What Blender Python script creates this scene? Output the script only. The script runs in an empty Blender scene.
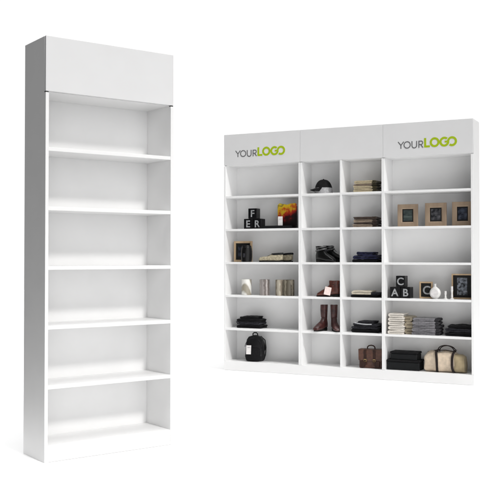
import bpy, bmesh, math, random
from mathutils import Vector, Matrix, noise

S = bpy.context.scene
COL = S.collection
R = math.radians

# ------------------------------------------------------------------ camera
cam_d = bpy.data.cameras.new("camera")
cam = bpy.data.objects.new("camera", cam_d)
COL.objects.link(cam)
cam.location = (0, 0, 1.1036)
cam.rotation_euler = (R(90) + 0.0174, 0, 0)
cam_d.sensor_width = 36
cam_d.lens = 36 * 887.53 / 500
cam_d.shift_y = -(250 - 241.49) / 500
cam_d.clip_start = 0.05
cam_d.clip_end = 500
S.camera = cam

# ------------------------------------------------------------------ light
S.view_settings.view_transform = 'Standard'
S.view_settings.look = 'None'
S.view_settings.exposure = 0
S.view_settings.gamma = 1
S.render.film_transparent = False

KEY_ELEV, KEY_AZ = 41.5, (0.65, -0.76)
KEY = 1.6
W_BASE, W_BACK, W_TOP = 0.05, 1.06, 4.05
FILL, FILL_DIR = 1.5, (0.42, -0.90, 0.05)

world = bpy.data.worlds.new("World")
S.world = world
world.use_nodes = True
nt = world.node_tree
nt.nodes.clear()
n_out = nt.nodes.new('ShaderNodeOutputWorld')
n_bg = nt.nodes.new('ShaderNodeBackground')
n_tc = nt.nodes.new('ShaderNodeTexCoord')
n_sep = nt.nodes.new('ShaderNodeSeparateXYZ')
nt.links.new(n_tc.outputs['Generated'], n_sep.inputs[0])


def ramp(axis, a, b, lo, hi):
    m = nt.nodes.new('ShaderNodeMapRange')
    m.interpolation_type = 'SMOOTHSTEP'
    m.inputs['From Min'].default_value = a
    m.inputs['From Max'].default_value = b
    m.inputs['To Min'].default_value = lo
    m.inputs['To Max'].default_value = hi
    nt.links.new(n_sep.outputs[axis], m.inputs['Value'])
    return m.outputs['Result']


def add_nodes(a, b):
    m = nt.nodes.new('ShaderNodeMath')
    m.operation = 'ADD'
    nt.links.new(a, m.inputs[0])
    nt.links.new(b, m.inputs[1])
    return m.outputs[0]


# world glow added to whiten backdrop and floor: bright behind and overhead, dim elsewhere
lvl = add_nodes(ramp('Y', 0.70, 0.85, W_BASE, W_BACK), ramp('Z', 0.80, 0.92, 0.0, W_TOP))
n_dot = nt.nodes.new('ShaderNodeVectorMath')
n_dot.operation = 'DOT_PRODUCT'
n_dot.inputs[1].default_value = Vector(FILL_DIR).normalized()
nt.links.new(n_tc.outputs['Generated'], n_dot.inputs[0])
n_fill = nt.nodes.new('ShaderNodeMapRange')
n_fill.interpolation_type = 'SMOOTHSTEP'
n_fill.inputs['From Min'].default_value = math.cos(R(42))
n_fill.inputs['From Max'].default_value = math.cos(R(20))
n_fill.inputs['To Min'].default_value = 0.0
n_fill.inputs['To Max'].default_value = FILL
nt.links.new(n_dot.outputs['Value'], n_fill.inputs['Value'])
lvl = add_nodes(lvl, n_fill.outputs['Result'])       # broad frontal glow added to brighten the shelf cells
nt.links.new(lvl, n_bg.inputs['Strength'])
n_bg.inputs['Color'].default_value = (1, 1, 1, 1)
nt.links.new(n_bg.outputs[0], n_out.inputs[0])

sun_d = bpy.data.lights.new("key_light", 'SUN')
sun_d.energy = KEY
sun_d.angle = R(6)
sun_d.color = (1.0, 0.985, 0.965)
sun = bpy.data.objects.new("key_light", sun_d)
COL.objects.link(sun)
ce = math.cos(R(KEY_ELEV))
to_light = Vector((KEY_AZ[0] * ce, KEY_AZ[1] * ce, math.sin(R(KEY_ELEV))))
sun.rotation_euler = to_light.to_track_quat('Z', 'Y').to_euler()
sun.location = to_light * 8


# ------------------------------------------------------------------ materials
def material(name, col, rough=0.5, var=0.0, scale=30.0, bump=0.0, bump_scale=200.0,
             metallic=0.0, sheen=0.0, stretch=(1, 1, 1), col2=None, coat=0.0):
    m = bpy.data.materials.new(name)
    m.use_nodes = True
    t = m.node_tree
    b = t.nodes['Principled BSDF']
    b.inputs['Roughness'].default_value = rough
    b.inputs['Metallic'].default_value = metallic
    if max(col) < 0.05:
        b.inputs['Specular IOR Level'].default_value = 0.28
        sheen = 0
    if sheen:
        b.inputs['Sheen Weight'].default_value = sheen
    if coat:
        b.inputs['Coat Weight'].default_value = coat
    tc = t.nodes.new('ShaderNodeTexCoord')
    mp = t.nodes.new('ShaderNodeMapping')
    mp.inputs['Scale'].default_value = stretch
    t.links.new(tc.outputs['Object'], mp.inputs['Vector'])
    nz = t.nodes.new('ShaderNodeTexNoise')
    nz.inputs['Scale'].default_value = scale
    nz.inputs['Detail'].default_value = 5
    t.links.new(mp.outputs[0], nz.inputs['Vector'])
    mx = t.nodes.new('ShaderNodeMix')
    mx.data_type = 'RGBA'
    c2 = col2 if col2 else tuple(max(0, c * (1 - var)) for c in col)
    c1 = col if col2 else tuple(min(1, c * (1 + var * 0.5)) for c in col)
    mx.inputs['A'].default_value = (*c1, 1)
    mx.inputs['B'].default_value = (*c2, 1)
    mr = t.nodes.new('ShaderNodeMapRange')
    mr.inputs['From Min'].default_value = 0.35
    mr.inputs['From Max'].default_value = 0.65
    t.links.new(nz.outputs['Fac'], mr.inputs['Value'])
    t.links.new(mr.outputs[0], mx.inputs['Factor'])
    t.links.new(mx.outputs['Result'], b.inputs['Base Color'])
    if bump:
        n2 = t.nodes.new('ShaderNodeTexNoise')
        n2.inputs['Scale'].default_value = bump_scale
        n2.inputs['Detail'].default_value = 3
        t.links.new(mp.outputs[0], n2.inputs['Vector'])
        bp = t.nodes.new('ShaderNodeBump')
        bp.inputs['Strength'].default_value = bump
        bp.inputs['Distance'].default_value = 0.004
        t.links.new(n2.outputs['Fac'], bp.inputs['Height'])
        t.links.new(bp.outputs[0], b.inputs['Normal'])
    return m


M = {}
M['board'] = material('white_melamine', (0.86, 0.86, 0.86), 0.42, 0.015, 6, 0.015, 500)
M['header'] = material('header_lacquer', (0.74, 0.74, 0.745), 0.4, 0.015, 5, 0.01, 400)
M['floor'] = material('white_sweep', (0.88, 0.88, 0.88), 0.8, 0.01, 2)
M['gap'] = material('painted_gap_shade', (0.05, 0.05, 0.05), 0.8)  # near-black colour in place of the shade under the header
M['grey_ink'] = material('grey_vinyl', (0.13, 0.13, 0.135), 0.5)
M['green_ink'] = material('green_vinyl', (0.37, 0.50, 0.006), 0.5)
M['black'] = material('black_lacquer', (0.005, 0.005, 0.006), 0.35, 0.2, 40)
M['black_matt'] = material('black_board', (0.003, 0.004, 0.005), 0.6, 0.3, 30, 0.1)
M['letter'] = material('silver_letter', (0.40, 0.41, 0.42), 0.5, 0.35, 60)
M['wood'] = material('pale_wood', (0.37, 0.275, 0.19), 0.55, 0, 22, 0.1, 60, stretch=(1, 1, 0.15), col2=(0.29, 0.21, 0.145))
M['wood_light'] = material('light_wood', (0.62, 0.46, 0.29), 0.55, 0, 22, 0.1, 60, stretch=(1, 1, 0.15), col2=(0.5, 0.35, 0.21))
M['pic_land'] = material('dark_landscape_print', (0.012, 0.018, 0.022), 0.3, 0, 16, col2=(0.10, 0.13, 0.12), stretch=(0.5, 1, 2.4))
M['pic_knot'] = material('dark_knot_print', (0.008, 0.009, 0.012), 0.3, 0, 30, col2=(0.11, 0.11, 0.12))
M['pic_blue'] = material('dark_blue_print', (0.008, 0.010, 0.018), 0.3, 0, 26, col2=(0.07, 0.08, 0.11))
M['pic_grey'] = material('grey_script_print', (0.010, 0.011, 0.013), 0.3, 0, 38, col2=(0.32, 0.35, 0.40))
M['mat_black'] = material('black_mount', (0.010, 0.010, 0.010), 0.6, 0.2, 40)
M['ceramic'] = material('white_ceramic', (0.78, 0.77, 0.75), 0.3, 0.05, 20)
M['card'] = material('white_card', (0.75, 0.73, 0.72), 0.6, 0.12, 40)
M['pinkcard'] = material('pale_pink_card', (0.80, 0.66, 0.62), 0.6, 0.1, 40)
M['cloth_black'] = material('black_cotton', (0.005, 0.005, 0.006), 0.9, 0.5, 60, 0.5, 250, sheen=0.15)
M['cloth_char'] = material('charcoal_cotton', (0.028, 0.028, 0.034), 0.9, 0.5, 60, 0.5, 250, sheen=0.15)
M['cloth_navy'] = material('navy_cotton', (0.016, 0.018, 0.048), 0.9, 0.5, 40, 0.5, 250, sheen=0.15)
M['cloth_grey'] = material('grey_wool', (0.225, 0.218, 0.235), 0.95, 0.3, 60, 0.6, 220, sheen=0.2)
M['cloth_dgrey'] = material('dark_grey_wool', (0.035, 0.034, 0.038), 0.95, 0.3, 60, 0.6, 220, sheen=0.15)
M['cloth_light'] = material('light_grey_cotton', (0.42, 0.43, 0.45), 0.9, 0.2, 60, 0.5, 250, sheen=0.2)
M['cloth_beige'] = material('beige_cotton', (0.52, 0.44, 0.29), 0.95, 0.2, 50, 0.6, 220, sheen=0.2)
M['cloth_pale'] = material('pale_beige_cotton', (0.56, 0.51, 0.41), 0.95, 0.15, 50, 0.6, 220, sheen=0.2)
M['cloth_olive'] = material('olive_cotton', (0.07, 0.058, 0.028), 0.95, 0.4, 50, 0.6, 220, sheen=0.1)
M['cloth_taupe'] = material('taupe_cotton', (0.30, 0.23, 0.17), 0.95, 0.25, 50, 0.6, 220, sheen=0.2)
M['cloth_brown'] = material('dark_brown_cotton', (0.06, 0.04, 0.03), 0.95, 0.3, 50, 0.6, 220, sheen=0.1)
M['cloth_cream'] = material('cream_terry', (0.70, 0.655, 0.59), 0.95, 0.12, 70, 0.8, 160, sheen=0.3)
M['cloth_sand'] = material('sand_terry', (0.34, 0.29, 0.21), 0.95, 0.2, 70, 0.8, 160, sheen=0.2)
M['leather_black'] = material('black_leather', (0.006, 0.006, 0.006), 0.26, 0.4, 50, 0.3, 120)
M['leather_red'] = material('red_brown_leather', (0.090, 0.022, 0.013), 0.36, 0.5, 35, 0.3, 120)
M['leather_tall'] = material('dark_red_brown_leather', (0.060, 0.020, 0.018), 0.34, 0.5, 30, 0.3, 120)
M['leather_sat'] = material('brown_saddle_leather', (0.085, 0.032, 0.018), 0.45, 0.4, 35, 0.3, 120)
M['leather_dark'] = material('dark_brown_leather', (0.035, 0.013, 0.008), 0.45, 0.4, 35, 0.3, 120)
M['sole'] = material('black_rubber', (0.010, 0.009, 0.008), 0.7, 0.3, 60)
M['brass'] = material('aged_brass', (0.42, 0.30, 0.13), 0.35, 0.2, 60, metallic=1.0)
M['steel'] = material('dull_steel', (0.5, 0.5, 0.52), 0.3, 0.2, 60, metallic=1.0)
M['canvas'] = material('beige_canvas', (0.68, 0.56, 0.43), 0.85, 0.22, 18, 0.5, 220, sheen=0.1)
M['canvas_dark'] = material('khaki_canvas', (0.36, 0.29, 0.175), 0.85, 0.2, 18, 0.5, 220, sheen=0.1)
M['nylon'] = material('black_nylon', (0.005, 0.005, 0.006), 0.5, 0.4, 70, 0.5, 260)
M['shoe_beige'] = material('beige_suede', (0.42, 0.37, 0.26), 0.85, 0.35, 60, 0.5, 200)
M['strap_grey'] = material('mottled_grey_leather', (0.10, 0.10, 0.10), 0.4, 0.4, 50, 0.3, 120)  # mottled grey for the straps on the black boots
M['webbing'] = material('dark_webbing', (0.014, 0.008, 0.007), 0.6, 0.3, 60, 0.3, 200)
M['lining'] = material('pale_lining', (0.40, 0.40, 0.41), 0.9, 0.2, 60, 0.4, 200)


def banded(name, ca, cb, metallic, rough, kind, scale, dist):
    m = bpy.data.materials.new(name)
    m.use_nodes = True
    t = m.node_tree
    b = t.nodes['Principled BSDF']
    b.inputs['Roughness'].default_value = rough
    b.inputs['Metallic'].default_value = metallic
    tc = t.nodes.new('ShaderNodeTexCoord')
    w = t.nodes.new('ShaderNodeTexWave')
    w.bands_direction = kind
    w.inputs['Scale'].default_value = scale
    w.inputs['Distortion'].default_value = dist
    w.inputs['Detail'].default_value = 2
    w.inputs['Detail Scale'].default_value = 2.0
    t.links.new(tc.outputs['Object'], w.inputs['Vector'])
    cr = t.nodes.new('ShaderNodeValToRGB')
    cr.color_ramp.elements[0].color = (*ca, 1)
    cr.color_ramp.elements[1].color = (*cb, 1)
    cr.color_ramp.elements[0].position = 0.3
    cr.color_ramp.elements[1].position = 0.7
    t.links.new(w.outputs['Fac'], cr.inputs[0])
    t.links.new(cr.outputs[0], b.inputs['Base Color'])
    return m


M['cup_a'] = banded('white_swirl_glaze', (0.34, 0.31, 0.25), (0.80, 0.79, 0.75), 0.0, 0.25, 'DIAGONAL', 4.2, 2.0)
M['cup_b'] = banded('smoky_silver_glaze', (0.16, 0.135, 0.125), (0.44, 0.40, 0.385), 0.3, 0.25, 'X', 10, 2.0)
M['cup_c'] = banded('sand_silver_glaze', (0.22, 0.185, 0.14), (0.46, 0.42, 0.34), 0.2, 0.3, 'X', 11, 2.0)
M['cup_d'] = banded('olive_mottled_glaze', (0.11, 0.095, 0.07), (0.32, 0.285, 0.22), 0.2, 0.3, 'X', 12, 3.5)


def flame_material():
    m = bpy.data.materials.new('yellow_red_black_print')
    m.use_nodes = True
    t = m.node_tree
    b = t.nodes['Principled BSDF']
    b.inputs['Roughness'].default_value = 0.4
    tc = t.nodes.new('ShaderNodeTexCoord')
    sp = t.nodes.new('ShaderNodeSeparateXYZ')
    t.links.new(tc.outputs['Object'], sp.inputs[0])
    nz = t.nodes.new('ShaderNodeTexNoise')
    nz.inputs['Scale'].default_value = 15
    nz.inputs['Detail'].default_value = 3
    t.links.new(tc.outputs['Object'], nz.inputs['Vector'])

    def mth(op, a, bb):
        n = t.nodes.new('ShaderNodeMath')
        n.operation = op
        for i, v in enumerate((a, bb)):
            if isinstance(v, (int, float)):
                n.inputs[i].default_value = v
            else:
                t.links.new(v, n.inputs[i])
        return n.outputs[0]
    # printed design: yellow along the top and the side, red in the middle, black at the foot
    f = mth('ADD', mth('MULTIPLY', sp.outputs['Z'], 3.6), mth('MULTIPLY', nz.outputs['Fac'], 1.15))
    f = mth('SUBTRACT', f, mth('MULTIPLY', sp.outputs['X'], 2.0))
    f = mth('SUBTRACT', f, 0.60)
    cr = t.nodes.new('ShaderNodeValToRGB')
    e = cr.color_ramp.elements
    e[0].position, e[0].color = 0.10, (0.010, 0.006, 0.006, 1)
    e[1].position, e[1].color = 0.98, (0.60, 0.46, 0.05, 1)
    for p, c in ((0.26, (0.05, 0.006, 0.006, 1)), (0.38, (0.33, 0.012, 0.010, 1)), (0.55, (0.52, 0.06, 0.012, 1)),
                 (0.66, (0.68, 0.40, 0.02, 1)), (0.80, (0.70, 0.50, 0.02, 1)), (0.88, (0.20, 0.13, 0.02, 1))):
        k = e.new(p)
        k.color = c
    t.links.new(f, cr.inputs[0])
    t.links.new(cr.outputs[0], b.inputs['Base Color'])
    return m


M['flame'] = flame_material()


# ------------------------------------------------------------------ mesh helpers
def smooth_flags(me, angle=40):
    for p in me.polygons:
        p.use_smooth = True
    try:
        me.set_sharp_from_angle(angle=R(angle))
    except Exception:
        pass


def obj(name, bm, mat, parent=None, smooth=True, loc=None):
    bmesh.ops.recalc_face_normals(bm, faces=bm.faces)
    me = bpy.data.meshes.new(name)
    bm.to_mesh(me)
    bm.free()
    me.materials.append(mat)
    if smooth:
        smooth_flags(me)
    o = bpy.data.objects.new(name, me)
    COL.objects.link(o)
    if smooth:
        wn = o.modifiers.new('weighted_normal', 'WEIGHTED_NORMAL')
        wn.keep_sharp = True
        wn.weight = 90
    if parent is not None:
        o.parent = parent
    if loc is not None:
        o.location = loc
    return o


def tag(o, label, cat, group=None):
    o['label'] = label
    o['category'] = cat
    if group:
        o['group'] = group
    return o


def thing(name, label, cat, loc, rz=0.0, group=None, rx=0.0):
    o = bpy.data.objects.new(name, None)
    o.empty_display_size = 0.05
    COL.objects.link(o)
    o.location = loc
    o.rotation_euler = (rx, 0, rz)
    return tag(o, label, cat, group)


def box(bm, x0, x1, y0, y1, z0, z1, bev=0.0012, seg=2):
    vs = [bm.verts.new((x, y, z)) for z in (z0, z1) for y in (y0, y1) for x in (x0, x1)]
    fs = [(0, 2, 3, 1), (4, 5, 7, 6), (0, 1, 5, 4), (2, 6, 7, 3), (0, 4, 6, 2), (1, 3, 7, 5)]
    faces = [bm.faces.new([vs[i] for i in f]) for f in fs]
    if bev:
        es = list({e for f in faces for e in f.edges})
        bmesh.ops.bevel(bm, geom=es, offset=bev, segments=seg, profile=0.5, affect='EDGES', clamp_overlap=True)
    return bm


def B():
    return bmesh.new()


def rings(bm, rr, cap0=True, cap1=True, closed=True):
    vv = [[bm.verts.new(p) for p in r] for r in rr]
    n = len(vv[0])
    for a, b in zip(vv, vv[1:]):
        for i in range(n if closed else n - 1):
            j = (i + 1) % n
            try:
                bm.faces.new((a[i], a[j], b[j], b[i]))
            except ValueError:
                pass
    if cap0:
        bm.faces.new(vv[0])
    if cap1:
        bm.faces.new(list(reversed(vv[-1])))
    return bm


def lathe(bm, prof, seg=32, cx=0, cy=0, sy=1.0, cap0=True, cap1=True):
    rr = []
    for r, z in prof:
        rr.append([(cx + r * math.cos(2 * math.pi * i / seg), cy + sy * r * math.sin(2 * math.pi * i / seg), z) for i in range(seg)])
    return rings(bm, rr, cap0, cap1)


def tube(bm, pts, r, seg=10, flat=1.0, up=None):
    pts = [Vector(p) for p in pts]
    rr = []
    ref = Vector(up) if up else Vector((0, 1, 0))
    for i, p in enumerate(pts):
        t = (pts[min(i + 1, len(pts) - 1)] - pts[max(i - 1, 0)]).normalized()
        a = ref - t * ref.dot(t)
        if a.length < 1e-4:
            a = Vector((1, 0, 0)) - t * t.x
        a.normalize()
        b = t.cross(a)
        rr.append([p + a * (r * math.cos(2 * math.pi * k / seg)) + b * (r * flat * math.sin(2 * math.pi * k / seg)) for k in range(seg)])
    return rings(bm, rr)


def prism(bm, outline, d0, d1, plane='XZ', bev=0.0):
    def P(a, b, d):
        return (a, d, b) if plane == 'XZ' else ((a, b, d) if plane == 'XY' else (d, a, b))
    rings(bm, [[P(a, b, d0) for a, b in outline], [P(a, b, d1) for a, b in outline]])
    if bev:
        bmesh.ops.bevel(bm, geom=list(bm.edges), offset=bev, segments=2, profile=0.5, affect='EDGES', clamp_overlap=True)
    return bm


def sup(ang, e):
    c, s = math.cos(ang), math.sin(ang)
    return math.copysign(abs(c) ** e, c), math.copysign(abs(s) ** e, s)


def jitter(bm, amp, scale, seed, zmin=None):
    off = Vector((seed * 3.7, seed * 1.3, seed * 7.1))
    for v in bm.verts:
        n = noise.noise_vector(v.co * scale + off)
        if zmin is not None and v.co.z < zmin:
            n.z = max(0, n.z)
        v.co += n * amp
    return bm


# ------------------------------------------------------------------ floor
bm = B()
vs = [bm.verts.new(p) for p in ((-1.5, 3.7, 0), (2.6, 3.7, 0), (4.2, 9.0, 0), (12, 30, 0), (-12, 30, 0), (-2.6, 7.0, 0), (-1.8, 5.0, 0))]
bm.faces.new(vs)
fl = obj('floor', bm, M['floor'], smooth=False)
fl['kind'] = 'structure'

# ------------------------------------------------------------------ shelving units
BT = 0.020                                   # board thickness
BOT = [0.0695 + 0.3215 * i for i in range(7)]  # underside of each board; the last is the top board below the header
TOPZ, HEAD0 = 2.30, 2.0
SHELF_TOP = [b + BT for b in BOT]


def side_panel(bm, x0, x1, depth, base=False, bev=0.0012):
    # one board, its upper front edge rebated for the header panel
    foot = [(0, BOT[0] + BT + 0.0006), (0.0212, BOT[0] + BT + 0.0006), (0.0212, 0)] if base else [(0, 0)]
    pts = foot + [(depth, 0), (depth, TOPZ), (0.0205, TOPZ), (0.0205, HEAD0 - 0.007), (0, HEAD0 - 0.007)]
    rings(bm, [[(x0, y, z) for y, z in pts], [(x1, y, z) for y, z in pts]])
    bmesh.ops.bevel(bm, geom=list(bm.edges), offset=bev, segments=2, profile=0.5, affect='EDGES', clamp_overlap=True)
    return bm


def carcass(root, x0, x1, depth, t0, t1, dividers=(), base=False):
    """One bookcase: two side panels, back, boards, plinth, header."""
    obj('side_panel', side_panel(B(), x0 + 0.0003, x0 + t0, depth, base), M['board'], root, smooth=False)
    obj('side_panel', side_panel(B(), x1 - t1, x1 - 0.0003, depth, base), M['board'], root, smooth=False)
    a, b = x0 + t0, x1 - t1
    obj('back_panel', box(B(), a + 0.0003, b - 0.0003, depth - 0.012, depth - 0.002, 0.06, TOPZ - BT - 0.001, 0), M['board'], root, smooth=False)
    cuts = [a] + [v for d in dividers for v in (d - 0.009, d + 0.009)] + [b]
    for d in dividers:
        obj('divider', box(B(), d - 0.009, d + 0.009, 0.0006, depth - 0.0125, BOT[0] + BT + 0.0002, BOT[6] - 0.0002), M['board'], root, smooth=False)
    obj('bottom_board', box(B(), a + 0.0002, b - 0.0002, 0.0215, depth - 0.0125, BOT[0], BOT[0] + BT), M['board'], root, smooth=False)
    for i in range(1, 6):
        for u, v in zip(cuts[0::2], cuts[1::2]):
            obj('shelf', box(B(), u + 0.0002, v - 0.0002, 0.0012, depth - 0.0125, BOT[i], BOT[i] + BT), M['board'], root, smooth=False)
    obj('top_board', box(B(), a + 0.0002, b - 0.0002, 0.0215, depth - 0.0125, BOT[6], BOT[6] + BT), M['board'], root, smooth=False)
    obj('top_board', box(B(), a + 0.0002, b - 0.0002, 0.0215, depth - 0.0125, TOPZ - BT - 0.0005, TOPZ - 0.0005), M['board'], root, smooth=False)
    if not base:
        obj('plinth', box(B(), a + 0.0002, b - 0.0002, 0.0015, 0.021, 0.0012, BOT[0] + BT - 0.0004), M['board'], root, smooth=False)
    return obj('header_panel', box(B(), x0 + 0.0008, x1 - 0.0008, 0.0, 0.0195, HEAD0, TOPZ, 0.0015), M['header'], root, smooth=False)


AL, WL, DL = 0.6341, 0.8042, 0.2905
left = thing('bookcase', 'tall narrow empty white bookcase with blank header panel and dark grey shaded side',
             'bookcase', (-1.1009, 4.7687, 0), AL)
h0 = carcass(left, 0, WL, DL, 0.019, 0.019)
for x in (0.0095, WL - 0.0095):
    obj('gap_shade_strip', box(B(), x - 0.0085, x + 0.0085, 0.003, 0.0195, HEAD0 - 0.0065, HEAD0 - 0.0005, 0), M['gap'], left)  # dark strip standing in for the shade inside the open gap

AR, WR, DR = -0.4514, 2.4215, 0.262
OR = Vector((-0.2554, 8.6927, 0))
wall = thing('shelving_unit', 'wide white shelving unit of three joined bays with logos, stocked with clothes and accessories',
             'shelving unit', OR, AR)
mod = WR / 3
headers = [carcass(wall, 0, mod, DR, 0.018, 0.017, base=True),
           carcass(wall, mod, 2 * mod, DR, 0.016, 0.013, dividers=(1.2115,), base=True),
           carcass(wall, 2 * mod, WR, DR, 0.013, 0.021, base=True)]
obj('plinth', box(B(), 0.0008, WR - 0.0008, 0.0006, 0.0205, 0.0012, BOT[0] + BT - 0.0004), M['board'], wall, smooth=False)


# ---- the header logos
def thick_line(p, q, w):
    p, q = Vector(p), Vector(q)
    d = (q - p).normalized()
    n = Vector((-d.y, d.x)) * w / 2
    return [tuple(p + n), tuple(p - n), tuple(q - n), tuple(q + n)]


def flat_shape(bm, outl, y0=-0.0012, y1=0.0006):
    prism(bm, outl, y0, y1)


def arc(bm, cx, cz, ro, ri, a0, a1, sx=1.0, n=40):
    o, i = [], []
    for k in range(n + 1):
        a = R(a0 + (a1 - a0) * k / n)
        o.append((cx + sx * ro * math.cos(a), cz + ro * math.sin(a)))
        i.append((cx + sx * ri * math.cos(a), cz + ri * math.sin(a)))
    full = abs(abs(a1 - a0) - 360) < 1e-3
    for k in range(n):
        q = [o[k], o[k + 1], i[k + 1], i[k]]
        f0 = [bm.verts.new((x, -0.0012, z)) for x, z in q]
        bm.faces.new(f0)
    if not full:
        pass
    bmesh.ops.remove_doubles(bm, verts=bm.verts, dist=1e-6)


def logo(header, x, z):
    # thin grey YOUR
    g = B()
    H, w = 0.062, 0.0082
    def L(*pts):
        for p, q in zip(pts, pts[1:]):
            o = thick_line(p, q, w)
            bm_vs = [g.verts.new((a, -0.0012, b)) for a, b in o]
            g.faces.new(bm_vs)
    x0 = x
    L((x0, z + H), (x0 + 0.026, z + 0.030)); L((x0 + 0.052, z + H), (x0 + 0.026, z + 0.030)); L((x0 + 0.026, z + 0.034), (x0 + 0.026, z))
    arc(g, x0 + 0.083, z + H / 2, 0.0325, 0.0245, 0, 360, 1.0)
    ux = x0 + 0.127
    L((ux, z + H), (ux, z + 0.022)); L((ux + 0.042, z + H), (ux + 0.042, z + 0.022))
    arc(g, ux + 0.021, z + 0.022, 0.0251, 0.0169, 180, 360)
    rx = x0 + 0.190
    L((rx, z + H), (rx, z)); L((rx, z + H - w / 2), (rx + 0.018, z + H - w / 2)); L((rx, z + 0.028), (rx + 0.018, z + 0.028))
    arc(g, rx + 0.018, z + 0.0435, 0.0196, 0.0114, -90, 90)
    L((rx + 0.015, z + 0.028), (rx + 0.037, z))
    for i, v in enumerate(g.verts):
        v.co.y -= 0.0
    obj('lettering', solid(g), M['grey_ink'], header, smooth=False)
    # bold green LOGO
    g = B()
    H2 = 0.083
    def Q(pts):
        g.faces.new([g.verts.new((a, -0.0012, b)) for a, b in pts])
    lx = x0 + 0.236
    Q([(lx, z - 0.001), (lx + 0.019, z - 0.001), (lx + 0.019, z + H2), (lx, z + H2)])
    Q([(lx + 0.0185, z - 0.001), (lx + 0.052, z - 0.001), (lx + 0.052, z + 0.017), (lx + 0.0185, z + 0.017)])
    cz = z + H2 / 2
    arc(g, lx + 0.094, cz, 0.0435, 0.0245, 0, 360)
    gx = lx + 0.180
    arc(g, gx, cz, 0.0435, 0.0245, 48, 360)
    Q([(gx + 0.003, cz - 0.008), (gx + 0.040, cz - 0.008), (gx + 0.040, cz + 0.008), (gx + 0.003, cz + 0.008)])
    ox = lx + 0.247
    arc(g, ox, cz, 0.0435, 0.0245, -128, 172)
    obj('lettering', solid(g), M['green_ink'], header, smooth=False)


def solid(bm):
    # each stroke lies a hair in front of the one before it, so no two overlap in one plane
    seen, k = set(), 0
    for v0 in list(bm.verts):
        if v0 in seen:
            continue
        todo = [v0]
        seen.add(v0)
        while todo:
            v = todo.pop()
            v.co.y -= 0.00015 * k
            for e in v.link_edges:
                w = e.other_vert(v)
                if w not in seen:
                    seen.add(w)
                    todo.append(w)
        k += 1
    bmesh.ops.recalc_face_normals(bm, faces=bm.faces)
    r = bmesh.ops.extrude_face_region(bm, geom=list(bm.faces))
    for v in [e for e in r['geom'] if isinstance(e, bmesh.types.BMVert)]:
        v.co.y = 0.0004
    return bm


logo(headers[0], 0.128, 2.076)
logo(headers[2], 1.757, 2.070)


# ------------------------------------------------------------------ things on the shelves
def at(x, y, row):
    """A spot on board number `row` of the wide unit, counted from the bottom board."""
    c, s = math.cos(AR), math.sin(AR)
    return (OR.x + x * c - y * s, OR.y + x * s + y * c, SHELF_TOP[row] + 0.0004)


def lift(p, dz):
    return (p[0], p[1], p[2] + dz)


# ---- letter blocks
def glyph(ch, size, parent, mat, x, y, z, depth=0.0012):
    cu = bpy.data.curves.new('letter', 'FONT')
    cu.body = ch
    cu.size = size
    cu.align_x = 'CENTER'
    cu.extrude = depth
    cu.offset = 0.0016
    tmp = bpy.data.objects.new('letter_tmp', cu)
    COL.objects.link(tmp)
    dg = bpy.context.evaluated_depsgraph_get()
    me = bpy.data.meshes.new_from_object(tmp.evaluated_get(dg))
    bpy.data.objects.remove(tmp)
    bpy.data.curves.remove(cu)
    me.name = 'letter'
    me.transform(Matrix.Rotation(R(90), 4, 'X'))
    me.materials.clear()
    me.materials.append(mat)
    o = bpy.data.objects.new('letter', me)
    COL.objects.link(o)
    o.parent = parent
    o.location = (x, y, z)
    return o


def letter_block(ch, loc, rz, label, s=0.090, h=0.100):
    t = thing('letter_block', label, 'letter block', loc, rz, 'black letter blocks')
    obj('block', box(B(), -s / 2, s / 2, 0, s, 0, h, 0.004, 3), M['black'], t)
    glyph(ch, 0.094, t, M['letter'], 0, -0.0008, 0.018)
    return t


YB = 0.075
letter_block('E', at(0.226, YB, 4), AR + 0.03, 'black letter block at lower left of the trio beside the yellow and red panel')
letter_block('R', at(0.321, YB + 0.004, 4), AR - 0.03, 'black letter block at lower right of the trio beside the yellow and red panel')
letter_block('F', lift(at(0.274, YB, 4), 0.1008), AR + 0.05, 'black letter block on top of the trio beside the yellow and red panel')
letter_block('A', at(1.700, YB, 2), AR + 0.03, 'black letter block with a silver letter A')
letter_block('B', at(1.797, YB + 0.004, 2), AR - 0.03, 'black letter block with a silver letter B')
letter_block('C', lift(at(1.752, YB, 2), 0.1008), AR - 0.04, 'black letter block with a silver letter C', s=0.084)

# ---- low tray, printed panel and card
t = thing('tray', 'low flat black tray lying between the letter blocks and yellow panel', 'tray', at(0.532, 0.11, 4), AR)
bm = B()
rings(bm, [[(x * k, y * k2, z) for x, y in ((-0.165, -0.055), (0.165, -0.055), (0.165, 0.055), (-0.165, 0.055))]
           for k, k2, z in ((0.97, 0.95, 0), (1, 1, 0.028), (0.975, 0.93, 0.028), (0.955, 0.9, 0.008))])
obj('tray_body', bm, M['black_matt'], t, smooth=False)
obj('inset', box(B(), -0.15, 0.15, -0.045, 0.045, 0.0095, 0.016, 0.001), M['cloth_char'], t)

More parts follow.
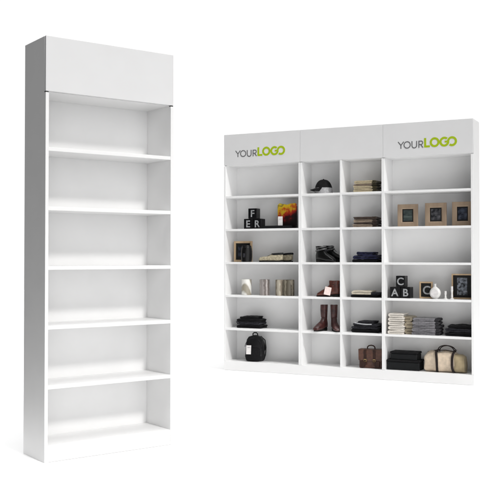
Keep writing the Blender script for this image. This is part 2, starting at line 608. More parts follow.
t = thing('printed_panel', 'upright panel with yellow, red and black flame-like print', 'picture', lift(at(0.617, 0.13, 4), 0.012), AR - 0.05, rx=0)
n = 14
out = [(-0.100, 0.0), (0.098, 0.0), (0.101, 0.222)]
for k in range(1, n):
    a = k / n
    out.append((0.101 - 0.201 * a, 0.226 + 0.006 * math.sin(a * 9.0) + 0.003 * math.sin(a * 23)))
out.append((-0.102, 0.216))
obj('printed_front', prism(B(), out, 0.0, 0.006, bev=0.0012), M['flame'], t)
obj('backing', box(B(), -0.092, 0.090, 0.0065, 0.040, 0.0, 0.205, 0.003), M['black_matt'], t)
t = thing('card', 'small white card standing against the yellow and red panel', 'card', lift(at(0.573, 0.068, 4), 0.0285), AR + 0.12)
obj('card_front', box(B(), -0.023, 0.023, 0, 0.004, 0, 0.088, 0.001), M['card'], t)
obj('printed_line', box(B(), -0.014, 0.014, -0.0006, 0.001, 0.060, 0.064, 0), M['cloth_light'], t)


# ---- picture frames
def frame_ring(bm, w, h, bw, d, z0=0.0):
    """Mitred moulding with a sloped inner edge."""
    o = [(-w / 2, z0), (w / 2, z0), (w / 2, z0 + h), (-w / 2, z0 + h)]
    def ins(k):
        return [(-w / 2 + k, z0 + k), (w / 2 - k, z0 + k), (w / 2 - k, z0 + h - k), (-w / 2 + k, z0 + h - k)]
    loops = [(o, d), (o, 0.003), (ins(0.003), 0.0), (ins(bw * 0.8), 0.0), (ins(bw), 0.006), (ins(bw), d)]
    rr = [[(x, y, z) for x, z in l] for l, y in loops]
    vv = [[bm.verts.new(p) for p in r] for r in rr]
    for a, b in zip(vv, vv[1:] + vv[:1]):
        for i in range(4):
            j = (i + 1) % 4
            bm.faces.new((a[i], a[j], b[j], b[i]))
    return bm


def picture_frame(loc, rz, w, h, bw, wood, mount, pic, label, pw=0.62, ph=0.62, group=None, lean=0.0, d=0.022):
    t = thing('picture_frame', label, 'picture frame', loc, rz, group, rx=lean)
    obj('frame', frame_ring(B(), w, h, bw, d), wood, t, smooth=False)
    iw, ih = w - 2 * bw, h - 2 * bw
    obj('mount', box(B(), -iw / 2 - 0.002, iw / 2 + 0.002, 0.009, 0.014, bw - 0.002, h - bw + 0.002, 0), mount, t, smooth=False)
    obj('picture', box(B(), -iw * pw / 2, iw * pw / 2, 0.0075, 0.0095, h / 2 - ih * ph / 2, h / 2 + ih * ph / 2, 0), pic, t, smooth=False)
    obj('backing', box(B(), -w / 2 + 0.006, w / 2 - 0.006, d - 0.006, d + 0.002, 0.006, h - 0.006, 0), M['mat_black'], t, smooth=False)
    return t


G3 = 'wide wooden picture frames on one shelf'
picture_frame(at(1.816, 0.090, 4), AR + 0.06, 0.184, 0.202, 0.043, M['wood'], M['mat_black'], M['pic_land'],
              'wide tan wooden frame holding a dark landscape picture, leftmost of the three', 0.80, 0.80, G3)
picture_frame(at(2.070, 0.090, 4), AR + 0.02, 0.190, 0.208, 0.043, M['wood'], M['mat_black'], M['pic_knot'],
              'wide tan wooden frame holding a black picture with pale round figure, middle of the three', 0.80, 0.80, G3)
picture_frame(at(2.306, 0.090, 4), AR - 0.02, 0.182, 0.212, 0.043, M['wood'], M['mat_black'], M['pic_blue'],
              'wide tan wooden frame holding a dark bluish picture, rightmost beside the end panel', 0.80, 0.80, G3)

picture_frame(at(0.146, 0.120, 3), AR + 0.08, 0.190, 0.205, 0.021, M['wood_light'], M['black_matt'], M['pic_blue'],
              'light wooden picture frame with dark picture partly behind a black canister', 0.7, 0.6)
t = thing('canister', 'round black canister in front of the light wooden picture frame', 'canister', at(0.213, 0.070, 3), AR)
obj('canister_body', lathe(B(), [(0.046, 0), (0.051, 0.004), (0.056, 0.05), (0.056, 0.105), (0.051, 0.14), (0.047, 0.146)], 36), M['leather_black'], t)
obj('lid', lathe(B(), [(0.047, 0.1463), (0.048, 0.152), (0.044, 0.160), (0.010, 0.162)], 36), M['black'], t)
obj('label_patch', box(B(), -0.012, 0.012, -0.0585, -0.050, 0.045, 0.085, 0.001), M['cloth_char'], t)

t = picture_frame(at(1.975, 0.11, 2), AR + 0.05, 0.118, 0.150, 0.014, M['wood_light'], M['black'], M['mat_black'],
                  'small wooden frame around a black board with pale letter C', 0.9, 0.9)
glyph('C', 0.105, t, M['letter'], 0.006, 0.0068, 0.038)
t = picture_frame(at(2.292, 0.13, 2), AR, 0.185, 0.222, 0.013, M['wood_light'], M['mat_black'], M['pic_grey'],
                  'large thin wooden frame with a black picture behind two white candlesticks', 0.56, 0.78)

# ---- ceramics
t = thing('vase', 'flat round white ceramic vase with a short neck beside the small framed letter', 'vase', at(2.068, 0.075, 2), AR)
prof = []
for k in range(15):
    a = -math.pi / 2 + math.pi * k / 14
    prof.append((max(0.018, 0.050 * math.cos(a)), 0.052 + 0.052 * math.sin(a)))
prof += [(0.010, 0.108), (0.009, 0.124), (0.013, 0.132)]
obj('vase_body', lathe(B(), prof, 36, sy=0.55), M['ceramic'], t)
t2 = obj('dial', lathe(B(), [(0.034, 0.0), (0.034, 0.003), (0.031, 0.004)], 36), M['card'], t)
t2.rotation_euler = (R(90), 0, 0)
t2.location = (0, -0.0262, 0.052)
for x, s, lab in ((2.163, 0.62, 'short white candlestick between the round vase and the taller candlestick'),
                  (2.220, 1.0, 'taller white candlestick in front of the large black picture')):
    t = thing('candlestick', lab, 'candlestick', at(x, 0.060, 2), AR, 'white candlesticks')
    obj('base', lathe(B(), [(0.018, 0), (0.019, 0.004), (0.009, 0.010), (0.007, 0.012)], 24), M['ceramic'], t)
    obj('stem', lathe(B(), [(0.0072, 0.0122), (0.010, 0.02 * s), (0.007, 0.05 * s), (0.009, 0.072 * s), (0.012, 0.080 * s)], 24), M['ceramic'], t)
    obj('candle', lathe(B(), [(0.0095, 0.0803 * s), (0.0095, 0.112 * s), (0.006, 0.114 * s)], 24), M['card'], t)

# ---- candle cups
GC = 'cylindrical candle cups'
for x, y, r, mt, lab in ((0.205, 0.085, 0.049, 'cup_a', 'cylindrical candle cup with white swirl, leftmost of four'),
                         (0.401, 0.085, 0.050, 'cup_b', 'smoky silver cylindrical candle cup, second from the left of four'),
                         (0.561, 0.080, 0.040, 'cup_c', 'narrow sand coloured candle cup, third from the left of four'),
                         (0.653, 0.090, 0.053, 'cup_d', 'wide mottled olive candle cup, rightmost of four')):
    t = thing('candle_cup', lab, 'candle cup', at(x, y, 2), AR + x * 3, GC)
    obj('cup', lathe(B(), [(r * 0.94, 0), (r, 0.004), (r, 0.150), (r - 0.002, 0.153), (r - 0.004, 0.150), (r - 0.005, 0.012)], 40), M[mt], t)
    obj('candle', lathe(B(), [(r - 0.0055, 0.013), (r - 0.0055, 0.118), (r * 0.3, 0.116)], 32), M['ceramic'], t)


# ---- folded garments
def garment_bm(w, d, th, seed, flip=False):
    """A folded cloth: two plies joined in a round fold, open at the other end and at the front."""
    g = th * 0.10
    p = (th - g) / 2
    x0, x1 = -w / 2 + th / 2, w / 2
    pts = []
    for k in range(7):
        pts.append((x1 - (x1 - x0) * k / 6, 0.0))
    for k in range(1, 8):
        a = -math.pi / 2 - math.pi * k / 8
        pts.append((x0 + th / 2 * math.cos(a), th / 2 + th / 2 * math.sin(a)))
    for k in range(7):
        pts.append((x0 + (x1 - x0) * k / 6, th))
    for k in range(1, 4):
        a = math.pi / 2 - math.pi * k / 4
        pts.append((x1 + p / 2 * math.cos(a), th - p / 2 + p / 2 * math.sin(a)))
    for k in range(7):
        pts.append((x1 - (x1 - x0) * k / 6, th - p))
    pts.append((x0 - g / 2, th / 2))
    for k in range(7):
        pts.append((x0 + (x1 - x0) * k / 6, p))
    for k in range(1, 4):
        a = math.pi / 2 - math.pi * k / 4
        pts.append((x1 + p / 2 * math.cos(a) - 0.006, p / 2 + p / 2 * math.sin(a)))
    if flip:
        pts = [(-x, z) for x, z in pts]
    bm = B()
    rr = []
    for y, k in ((0.0, 0.93), (0.004, 0.985), (0.012, 1.0), (d * 0.3, 1), (d * 0.6, 1), (d - 0.01, 1), (d, 0.95)):
        rr.append([(x * (0.5 + 0.5 * k), y, th / 2 + (z - th / 2) * k) for x, z in pts])
    rings(bm, rr)
    off = Vector((seed * 3.1, seed * 1.7, seed * 5.3))
    for v in bm.verts:
        f = v.co.z / th
        nz = noise.noise(Vector((v.co.x * 14, v.co.y * 10, 0)) + off)
        ny = noise.noise(Vector((v.co.x * 16, v.co.z * 30, 3)) + off)
        v.co.z += nz * th * 0.13 * (0.35 + f) if f > 0.05 else 0
        v.co.y += ny * 0.006 * max(0, 1 - v.co.y / 0.05)
    return bm


ORD = {1: ['the only'], 2: ['lower', 'upper'], 3: ['lowest', 'middle', 'topmost'],
       4: ['lowest', 'second lowest', 'second highest', 'topmost'],
       5: ['lowest', 'second lowest', 'middle', 'second highest', 'topmost']}


def stack(name, cat, what, where, x, row, w, d, items, y=0.055, sleeve=None, seed=1, group=None, rumple=0.0):
    """items: (material, thickness, width factor, dx, adjective)"""
    z = 0.0
    rnd = random.Random(seed)
    n = len(items)
    for i, (mt, th, wf, dx, adj) in enumerate(items):
        lab = f"{ORD[n][i]} {adj} {what} in the pile {where}"
        t = thing(name, lab, cat, lift(at(x + dx, y + rnd.uniform(-0.004, 0.006), row), z),
                  AR + rnd.uniform(-0.05, 0.05) * (2.2 if rumple else 1), group)
        sw = 0.040 if sleeve else 0
        ww = w * wf
        o = obj('folded_cloth', jitter(garment_bm(ww - sw, d, th, seed * 10 + i, flip=rnd.random() < 0.25), rumple, 21, seed + i, 0.004), M[mt], t, loc=(-sw / 2, 0, 0))
        if sleeve:
            obj('folded_sleeve', garment_bm(sw + 0.004, d * 0.93, th * 0.98, seed * 10 + i + 5, flip=True), M[sleeve], t, loc=(ww / 2 - sw / 2 - 0.001 + rnd.uniform(-0.003, 0.004), 0.004, 0))
        z += th * 1.03 + 0.0016


stack('folded_shirt', 'shirt', 'folded shirt', 'above the backpack', 0.240, 1, 0.255, 0.165,
      [('cloth_black', 0.030, 1.0, 0.0, 'black'), ('cloth_char', 0.026, 0.97, -0.004, 'charcoal'), ('cloth_black', 0.027, 0.99, 0.0, 'wide black'),
       ('cloth_black', 0.021, 0.72, 0.002, 'narrow black')], seed=3, rumple=0.006, group='black shirts piled above the backpack')
stack('folded_shirt', 'shirt', 'folded shirt', 'at the top beside the cap', 1.424, 5, 0.225, 0.160,
      [('cloth_beige', 0.029, 1.0, 0.0, 'beige'), ('cloth_beige', 0.028, 0.98, 0.003, 'beige'), ('cloth_taupe', 0.014, 0.97, -0.002, 'thin taupe'),
       ('cloth_beige', 0.030, 0.95, 0.002, 'beige')], sleeve='cloth_olive', seed=5, group='beige shirts with olive sleeves')
stack('folded_shirt', 'shirt', 'folded shirt', 'above the navy shirts', 1.424, 4, 0.228, 0.160,
      [('cloth_taupe', 0.028, 1.0, 0.0, 'taupe'), ('cloth_brown', 0.012, 0.99, 0.004, 'thin brown'), ('cloth_taupe', 0.027, 0.97, 0.0, 'taupe'),
       ('cloth_brown', 0.022, 0.96, 0.004, 'brown')], sleeve='cloth_brown', seed=8, group='taupe shirts with brown sleeves')
stack('folded_shirt', 'shirt', 'folded shirt', 'beside the black ankle boots', 1.417, 3, 0.235, 0.160,
      [('cloth_black', 0.026, 1.0, 0.0, 'black'), ('cloth_navy', 0.036, 0.96, 0.004, 'navy'), ('cloth_navy', 0.026, 0.66, 0.004, 'narrow navy')],
      seed=11, rumple=0.006, group='navy and black shirts')
stack('folded_shirt', 'shirt', 'folded shirt', 'beside the tagged brown boot', 1.413, 2, 0.250, 0.160,
      [('cloth_black', 0.024, 1.0, 0.0, 'black'), ('cloth_char', 0.020, 0.36, 0.092, 'short charcoal'), ], seed=13, group='dark shirts under a beige one')
t = thing('folded_shirt', 'beige folded shirt lying across the dark pile beside the tagged brown boot', 'shirt', lift(at(1.388, 0.050, 2), 0.0265), AR + 0.03)
obj('folded_cloth', garment_bm(0.185, 0.16, 0.036, 77), M['cloth_pale'], t)
stack('folded_shirt', 'shirt', 'folded shirt', 'above the brown satchel', 1.420, 1, 0.262, 0.165,
      [('cloth_black', 0.030, 1.0, 0.0, 'black'), ('cloth_char', 0.024, 0.98, 0.0, 'charcoal'), ('cloth_char', 0.024, 0.92, 0.008, 'rumpled charcoal')],
      seed=17, rumple=0.006, group='dark shirts above the satchel')
t = thing('folded_shirt', 'dark folded shirt with pale grey collar topping the pile above the satchel', 'shirt', lift(at(1.428, 0.055, 1), 0.0850), AR - 0.05)
obj('folded_cloth', garment_bm(0.150, 0.15, 0.020, 79), M['cloth_char'], t)
bm = B()
tube(bm, [(-0.105 + 0.012 * k, -0.006 - 0.012 * math.sin(k / 14 * math.pi), 0.004 - 0.028 * k / 14 * (1 - k / 22)) for k in range(15)], 0.006, 8, 0.8)
obj('collar', bm, M['cloth_light'], t)

stack('folded_towel', 'towel', 'folded towel', 'below the A and B blocks', 1.715, 1, 0.140, 0.165,
      [('cloth_cream', 0.0355, 1.0, 0.0, 'cream'), ('cloth_cream', 0.0355, 0.99, 0.002, 'cream'), ('cloth_cream', 0.0355, 0.98, -0.001, 'cream'),
       ('cloth_cream', 0.0345, 0.98, 0.001, 'cream'), ('cloth_cream', 0.0335, 0.95, 0.0, 'cream')], y=0.03, seed=21, group='cream towels in a tall pile')
stack('folded_towel', 'towel', 'folded towel', 'between the cream and grey piles', 1.828, 1, 0.085, 0.150,
      [('cloth_sand', 0.052, 1.0, 0.0, 'sand coloured'), ('cloth_sand', 0.052, 0.97, 0.0, 'sand coloured'), ('cloth_sand', 0.050, 0.9, -0.003, 'sand coloured')],
      y=0.075, seed=23, group='sand coloured towels')
stack('folded_jumper', 'jumper', 'folded jumper', 'in the middle of the towel shelf', 1.985, 1, 0.255, 0.165,
      [('cloth_grey', 0.028, 1.0, 0.0, 'grey'), ('cloth_grey', 0.028, 0.99, 0.003, 'grey'), ('cloth_grey', 0.028, 0.97, 0.002, 'grey'),
       ('cloth_grey', 0.028, 0.96, 0.003, 'grey'), ('cloth_grey', 0.026, 0.92, 0.001, 'grey')], y=0.050, sleeve='cloth_dgrey', seed=27, group='grey jumpers in a pile')
stack('folded_shirt', 'shirt', 'folded shirt', 'beside the grey jumpers', 2.274, 1, 0.235, 0.165,
      [('cloth_black', 0.032, 1.0, 0.0, 'black'), ('cloth_char', 0.030, 0.98, 0.002, 'charcoal'), ('cloth_black', 0.028, 0.84, 0.018, 'narrow black')],
      y=0.050, seed=31, rumple=0.006, group='black shirts beside the grey jumpers')


# ---- footwear, built along +X (toe) with the sole on z = 0
def boot_shell(prof, n=22, e=0.8):
    """prof: (front x, front z, back x, back z, half width)"""
    rr = []
    for fx, fz, bx, bz, hw in prof:
        c = Vector(((fx + bx) / 2, 0, (fz + bz) / 2))
        u = Vector(((fx - bx) / 2, 0, (fz - bz) / 2))
        r = []
        for i in range(n):
            a, b = sup(2 * math.pi * i / n, e)
            r.append(c + u * a + Vector((0, hw * b, 0)))
        rr.append(r)
    bm = B()
    rings(bm, rr, cap0=False, cap1=True)
    return bm


def footprint(L0, L1, w, n=30):
    pts = []
    for i in range(n):
        a = 2 * math.pi * i / n
        c, s = math.cos(a), math.sin(a)
        x = (L0 + L1) / 2 + (L1 - L0) / 2 * c
        hw = w * (0.80 + 0.20 * math.cos(a - 0.3) - 0.10 * (1 - abs(c)))
        pts.append((x, hw * math.copysign(abs(s) ** 0.75, s)))
    return pts


def boot(loc, rz, label, h, mat, L=0.20, w=0.038, heel=0.018, shaft=0.050, laces=0, group=None, tag_mat=None, lean=0.0, straps=False):
    t = thing('boot', label, 'boot', loc, rz, group)
    hz = heel
    prof = [(shaft - 0.006 + lean, h - 0.010, -shaft + 0.006 + lean, h - 0.008, w * 0.92), (shaft - 0.001 + lean, h, -shaft + lean, h, w),
            (shaft + lean * 0.8, h * 0.8, -shaft + 0.004 + lean * 0.8, h * 0.8, w * 0.98),
            (shaft - 0.004 + lean * 0.4, max(0.13, h * 0.5), -shaft + 0.008 + lean * 0.4, max(0.12, h * 0.5), w * 0.88),
            (shaft - 0.008, 0.105 + hz, -shaft + 0.006, 0.085 + hz, w * 0.80),
            (shaft + 0.004, 0.085 + hz, -shaft - 0.004, 0.040 + hz, w * 0.82),
            (shaft + 0.022, 0.070 + hz, -shaft - 0.002, 0.006 + hz, w * 0.86),
            (shaft + 0.040, 0.058 + hz, -shaft + 0.050, 0.001 + hz * 0.85, w * 0.90),
            (L * 0.56, 0.048 + hz * 0.6, L * 0.36, 0.008, w),
            (L * 0.66, 0.040 + hz * 0.3, L * 0.58, 0.008, w * 0.98),
            (L * 0.74, 0.030 + hz * 0.2, L * 0.72, 0.008, w * 0.80),
            (L * 0.775, 0.018, L * 0.77, 0.009, w * 0.45)]
    up = boot_shell(prof)
    jitter(up, 0.0022, 28, len(label) + h * 31)
    obj('upper', up, mat, t)
    obj('lining', boot_shell([(shaft - 0.007 + lean, h - 0.004, -shaft + 0.007 + lean, h - 0.004, w * 0.86), (shaft - 0.010, h * 0.75, -shaft + 0.012, h * 0.75, w * 0.8)]), M['sole'], t)
    fp = footprint(-shaft - 0.006, L * 0.80, w * 1.02)
    bm = B()
    def zlift(x):
        return hz * max(0.0, min(1.0, (0.045 - x) / 0.07)) if hz > 0.01 else 0
    rings(bm, [[(x, y, zlift(x) + 0.0005) for x, y in fp], [(x, y, zlift(x) + 0.010) for x, y in fp]])
    obj('sole', bm, M['sole'], t)
    if hz > 0.01:
        hp = [(x, y) for x, y in footprint(-shaft - 0.004, 0.016, w * 0.92)]
        obj('heel', rings(B(), [[(x * 0.97, y * 0.95, 0) for x, y in hp], [(x, y, hz + 0.003) for x, y in hp]]), M['sole'], t)
    if laces:
        bm = B()
        for k in range(laces):
            f = k / max(1, laces - 1)
            px = shaft + 0.030 * (1 - f) ** 1.5 + 0.003 + lean * f
            pz = 0.078 + hz + (h - 0.02 - 0.078 - hz) * f
            tube(bm, [(px - 0.006, -0.020, pz), (px + 0.002, -0.008, pz + 0.003), (px + 0.002, 0.008, pz + 0.001), (px - 0.006, 0.020, pz + 0.004)], 0.0024, 6)
        obj('laces', bm, M['cloth_char'], t)
    if straps:
        for zc, xf, xb, ww in ((0.092 + hz, shaft + 0.012, -shaft - 0.002, w * 0.86), (0.130 + hz * 0.3, shaft + 0.004, -shaft + 0.004, w * 0.93)):
            ring = []
            for k in range(25):
                a, b = sup(2 * math.pi * k / 24, 0.8)
                ring.append(((xf + xb) / 2 + (xf - xb) / 2 * a * 1.02, ww * b * 1.04, zc + 0.010 * a))
            obj('strap', tube(B(), ring, 0.0065, 8, 0.4, up=(0, 0, 1)), M['strap_grey'], t)
        obj('buckle', box(B(), 0.0, 0.016, -w * 0.95 - 0.006, -w * 0.95 - 0.002, 0.084 + hz, 0.102 + hz, 0.001), M['steel'], t)
    if tag_mat:
        bm = box(B(), -0.030, 0.030, -0.001, 0.001, 0, 0.075, 0.0005)
        o = obj('price_tag', bm, tag_mat, t, loc=(0.060, w + 0.010, 0.018))
        o.rotation_euler = (R(6), R(-12), R(14))
    return t


GB = 'black lace-up ankle boots'
boot(at(0.985, 0.075, 3), AR - 0.35, 'black leather lace-up ankle boot nearer the shelf edge', 0.150, M['leather_black'], 0.225, 0.036, 0.022, 0.050, 5, GB, straps=True)
boot(at(1.030, 0.155, 3), AR - 0.12, 'black leather lace-up ankle boot standing behind its twin', 0.156, M['leather_black'], 0.230, 0.036, 0.022, 0.050, 5, GB, straps=True)
GR = 'red-brown ankle boots'
boot(at(1.122, 0.070, 2), AR + math.pi + 0.12, 'red-brown ankle boot with a pale tag, nearer the shelf edge', 0.150, M['leather_red'], 0.215, 0.036, 0.020, 0.050, 0, GR, tag_mat=M['pinkcard'])
boot(at(1.105, 0.160, 2), AR + math.pi - 0.05, 'red-brown ankle boot without tag, behind the tagged one', 0.146, M['leather_red'], 0.215, 0.036, 0.020, 0.050, 0, GR)
GT = 'tall dark brown boots'
boot(at(1.000, 0.125, 1), AR + R(-104), 'tall dark brown leather boot, left one of the pair', 0.242, M['leather_tall'], 0.195, 0.033, 0.022, 0.034, 0, GT)
boot(at(1.098, 0.125, 1), AR + R(-56), 'tall dark brown leather boot, right one of the pair', 0.244, M['leather_tall'], 0.195, 0.033, 0.022, 0.034, 0, GT)


def low_shoe(loc, rz, label, mat, group):
    t = thing('shoe', label, 'shoe', loc, rz, group)
    prof = [(0.020, 0.070, -0.080, 0.076, 0.026), (0.024, 0.074, -0.086, 0.080, 0.030), (0.040, 0.066, -0.090, 0.055, 0.033), (0.058, 0.060, -0.088, 0.022, 0.035),
            (0.075, 0.054, -0.060, 0.011, 0.035), (0.098, 0.053, 0.030, 0.011, 0.037), (0.122, 0.050, 0.090, 0.011, 0.038), (0.142, 0.044, 0.132, 0.011, 0.033), (0.151, 0.032, 0.149, 0.013, 0.020)]
    up = boot_shell(prof)
    jitter(up, 0.0015, 30, 4)
    obj('upper', up, mat, t)
    obj('collar', tube(B(), [(-0.034 + 0.053 * math.cos(a), 0.027 * math.sin(a), 0.076 - 0.004 * math.cos(a)) for a in [2 * math.pi * k / 20 for k in range(21)]], 0.011, 8), M['black_matt'], t)
    fp = footprint(-0.094, 0.152, 0.040)
    obj('sole', rings(B(), [[(x * 0.98, y * 0.96, 0) for x, y in fp], [(x, y, 0.006) for x, y in fp], [(x, y, 0.014) for x, y in fp]]), M['sole'], t)
    obj('stripe', tube(B(), [(x, -0.0375 - 0.001 * k, z) for k, (x, z) in enumerate(((-0.05, 0.030), (0.0, 0.036), (0.05, 0.030), (0.09, 0.024)))], 0.0035, 6), M['cloth_brown'], t)
    obj('laces', rings(B(), [[(0.030 + 0.012 * k + dx, y, 0.074 - 0.0052 * k + dz) for dx, y, dz in ((0, -0.014, 0), (0.007, -0.014, -0.001), (0.007, 0.014, -0.001), (0, 0.014, 0))] for k in range(4)]), M['lining'], t)
    return t


GS = 'beige low shoes'
low_shoe(at(0.510, 0.065, 3), AR + math.pi + 0.10, 'beige low shoe with black sole, nearer the shelf edge', M['shoe_beige'], GS)
low_shoe(at(0.580, 0.160, 3), AR + math.pi - 0.18, 'beige low shoe with black sole, behind the nearer one', M['shoe_beige'], GS)

# ---- cap
t = thing('cap', 'black baseball cap with pale grey side panels on the top shelf', 'cap', at(1.005, 0.100, 5), AR + R(200))
def dome(scale, z0, zs, n=28, m=9, a0=0.0, a1=1.0):
    rr = []
    for k in range(m + 1):
        f = a0 + (a1 - a0) * k / m
        r = math.cos(f * math.pi / 2) ** 0.75
        z = z0 + zs * math.sin(f * math.pi / 2)
        rr.append([(scale * 1.12 * r * math.cos(2 * math.pi * i / n), scale * r * math.sin(2 * math.pi * i / n), z) for i in range(n)])
    return rr
obj('crown', rings(B(), dome(0.0772, 0.004, 0.130, a0=0.26, a1=0.985)), M['cloth_black'], t)
obj('side_panels', rings(B(), dome(0.0760, 0.003, 0.129, a0=0.0, a1=0.33)), M['lining'], t)
obj('button', lathe(B(), [(0.008, 0.130), (0.008, 0.136), (0.004, 0.140)], 16), M['cloth_black'], t)
bm = B()
rr = []
for k in range(9):
    a = R(-78 + 156 * k / 8)
    rr.append([(0.070 * math.cos(a), 0.074 * math.sin(a), 0.056), (0.070 * math.cos(a) + 0.056 * math.cos(a) ** 0.6, 0.076 * math.sin(a), 0.040 - 0.016 * abs(math.sin(a)) ** 2),
               (0.070 * math.cos(a) + 0.056 * math.cos(a) ** 0.6, 0.076 * math.sin(a), 0.035 - 0.016 * abs(math.sin(a)) ** 2), (0.066 * math.cos(a), 0.072 * math.sin(a), 0.051)])
rings(bm, rr)
obj('brim', bm, M['cloth_black'], t)

# ---- backpack
t = thing('backpack', 'black backpack with a white label on its front pocket', 'backpack', at(0.285, 0.060, 0), AR + 0.12)
def slab(hw, hd, zs, cy, e=0.55, n=36):
    rr = []
    for z, k, kd in zs:
        r = []
        for i in range(n):
            a, b = sup(2 * math.pi * i / n, e)
            r.append((hw * k * a, cy + hd * kd * b, z))
        rr.append(r)
    return rr
bm = rings(B(), slab(0.090, 0.068, [(0.0, 0.86, 0.85), (0.008, 0.97, 0.97), (0.05, 1.06, 1.08), (0.085, 0.98, 1.0), (0.12, 1.04, 1.03), (0.175, 0.96, 0.9), (0.21, 0.86, 0.8), (0.235, 0.66, 0.66), (0.247, 0.38, 0.42), (0.25, 0.15, 0.2)], 0.075))
jitter(bm, 0.010, 19, 3, 0.01)
obj('bag_body', bm, M['nylon'], t)
bm = rings(B(), slab(0.072, 0.030, [(0.006, 0.9, 0.7), (0.014, 1.0, 1.0), (0.07, 1.02, 1.1), (0.115, 0.98, 0.9), (0.130, 0.9, 0.6)], 0.012))
jitter(bm, 0.004, 20, 8, 0.01)
obj('front_pocket', bm, M['cloth_black'], t)
o = obj('label_patch', box(B(), -0.024, 0.024, -0.002, 0.002, 0, 0.086, 0.001), M['card'], t, loc=(-0.034, -0.0300, 0.072))
o.rotation_euler = (R(-8), 0, R(4))
obj('label_text', box(B(), -0.014, 0.014, -0.0032, -0.0015, 0.064, 0.068, 0), M['cloth_grey'], o)
obj('carry_handle', tube(B(), [(-0.022, 0.075, 0.240), (-0.024, 0.075, 0.262), (-0.012, 0.075, 0.274), (0.012, 0.075, 0.274), (0.024, 0.075, 0.262), (0.022, 0.075, 0.240)], 0.006, 8), M['nylon'], t)
obj('zip', tube(B(), [(0.083 * math.cos(a), 0.008 + 0.02 * math.sin(a), 0.14 + 0.085 * math.sin(a)) for a in [math.pi * k / 16 for k in range(17)]], 0.0028, 6), M['cloth_char'], t)
for s in (-1, 1):
    obj('shoulder_strap', tube(B(), [(s * 0.04, 0.13, 0.235), (s * 0.085, 0.12, 0.20), (s * 0.100, 0.105, 0.13), (s * 0.100, 0.09, 0.06), (s * 0.085, 0.085, 0.012)], 0.010, 8, 0.5), M['nylon'], t)

# ---- satchel
t = thing('satchel', 'brown leather satchel with two buckled straps and a top handle', 'satchel', at(1.474, 0.055, 0), AR + 0.06)
bm = box(B(), -0.105, 0.105, 0.0, 0.075, 0.0, 0.165, 0.010, 4)
obj('satchel_body', bm, M['leather_sat'], t)
out = [(-0.108, 0.075), (-0.100, 0.068), (0.100, 0.068), (0.108, 0.075), (0.110, 0.170), (-0.110, 0.170)]
bm = prism(B(), out, -0.0085, -0.001, bev=0.002)
obj('flap', bm, M['leather_sat'], t)
obj('flap_top', box(B(), -0.109, 0.109, -0.0085, 0.078, 0.1655, 0.1735, 0.0025), M['leather_sat'], t)
for x in (-0.046, 0.040):
    s = obj('strap', box(B(), x - 0.012, x + 0.012, -0.0125, -0.0088, 0.028, 0.168, 0.0015), M['leather_dark'], t)
    obj('buckle', frame_ring(B(), 0.026, 0.022, 0.004, 0.003), M['brass'], s, smooth=False, loc=(x, -0.0160, 0.060))
for x in (-0.070, 0.068):
    obj('side_pocket', box(B(), x - 0.022, x + 0.022, -0.016, -0.0005, 0.012, 0.066, 0.005, 3), M['leather_dark'], t)
obj('handle', tube(B(), [(-0.036, 0.035, 0.172), (-0.034, 0.035, 0.190), (-0.022, 0.035, 0.202), (0.0, 0.035, 0.206), (0.022, 0.035, 0.202), (0.034, 0.035, 0.190), (0.036, 0.035, 0.172)], 0.0055, 10), M['leather_dark'], t)

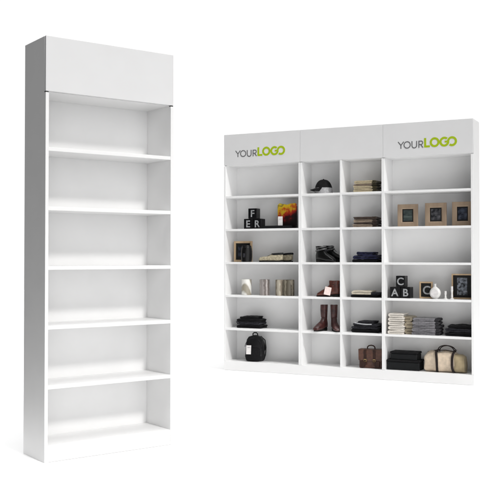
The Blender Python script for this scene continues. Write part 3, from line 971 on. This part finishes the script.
# ---- black boxes
t = thing('storage_box', 'large black storage box underneath a smaller black box', 'box', at(1.783, 0.045, 0), AR + 0.02)
obj('box_body', box(B(), -0.148, 0.148, 0, 0.165, 0, 0.072, 0.006, 3), M['black_matt'], t)
obj('lid', box(B(), -0.151, 0.151, -0.003, 0.168, 0.0725, 0.092, 0.005, 3), M['cloth_black'], t)
t = thing('storage_box', 'smaller black storage box on top of the larger black box', 'box', lift(at(1.785, 0.055, 0), 0.0925), AR - 0.03)
obj('box_body', box(B(), -0.122, 0.122, 0, 0.140, 0, 0.052, 0.006, 3), M['black_matt'], t)
obj('lid', box(B(), -0.126, 0.126, -0.003, 0.143, 0.0525, 0.072, 0.006, 3), M['cloth_black'], t)

# ---- duffel bag
t = thing('duffel_bag', 'beige canvas duffel bag with dark straps and looped handles', 'duffel bag', at(2.150, 0.115, 0), AR)
def duffel(xs, seed, amp=0.015):
    rr = []
    for x, k, kz in xs:
        r = []
        for i in range(40):
            a, b = sup(2 * math.pi * i / 40, 0.72)
            r.append((x, 0.082 * k * a, 0.0 + 0.094 * kz + 0.094 * kz * b))
        rr.append(r)
    bm = rings(B(), rr)
    return jitter(bm, amp, 13, seed, 0.02)
obj('bag_body', duffel([(-0.182, 0.55, 0.62), (-0.176, 0.80, 0.78), (-0.160, 0.94, 0.88), (-0.13, 1.0, 0.95), (-0.10, 1.0, 0.96), (-0.07, 0.98, 0.94), (-0.045, 1.0, 0.96), (-0.01, 1.04, 0.99), (0.03, 1.03, 0.98), (0.07, 1.0, 0.94), (0.092, 0.98, 0.90)], 5), M['canvas'], t)
obj('end_pocket', duffel([(0.090, 0.96, 0.88), (0.12, 0.98, 0.86), (0.15, 0.92, 0.83), (0.172, 0.80, 0.76), (0.180, 0.55, 0.55)], 6, 0.007), M['canvas_dark'], t)
for x in (-0.062, 0.082):
    pts = []
    for k in range(25):
        a = -math.pi * 0.5 + math.pi * 1.05 * k / 24
        c, s = sup(a, 0.72)
        pts.append((x + 0.006 * math.sin(k * 0.3 + x * 20), -0.093 * c, 0.096 + 0.0975 * s))
    obj('strap', tube(B(), pts, 0.011, 10, 0.35, up=(1, 0, 0)), M['webbing'], t)
for y, dz in ((-0.030, 0.0), (0.035, -0.008)):
    pts = []
    for k in range(19):
        a = math.pi * k / 18
        pts.append((0.010 - 0.072 * math.cos(a), y - 0.012 * math.sin(a), 0.172 + dz + 0.064 * math.sin(a) ** 0.7))
    obj('handle', tube(B(), pts, 0.0055, 10, 0.8), M['webbing'], t)
obj('zip', tube(B(), [(-0.16, 0.0, 0.170), (-0.10, 0.0, 0.184), (0.0, 0.0, 0.190), (0.08, 0.0, 0.180)], 0.004, 8), M['cloth_brown'], t)
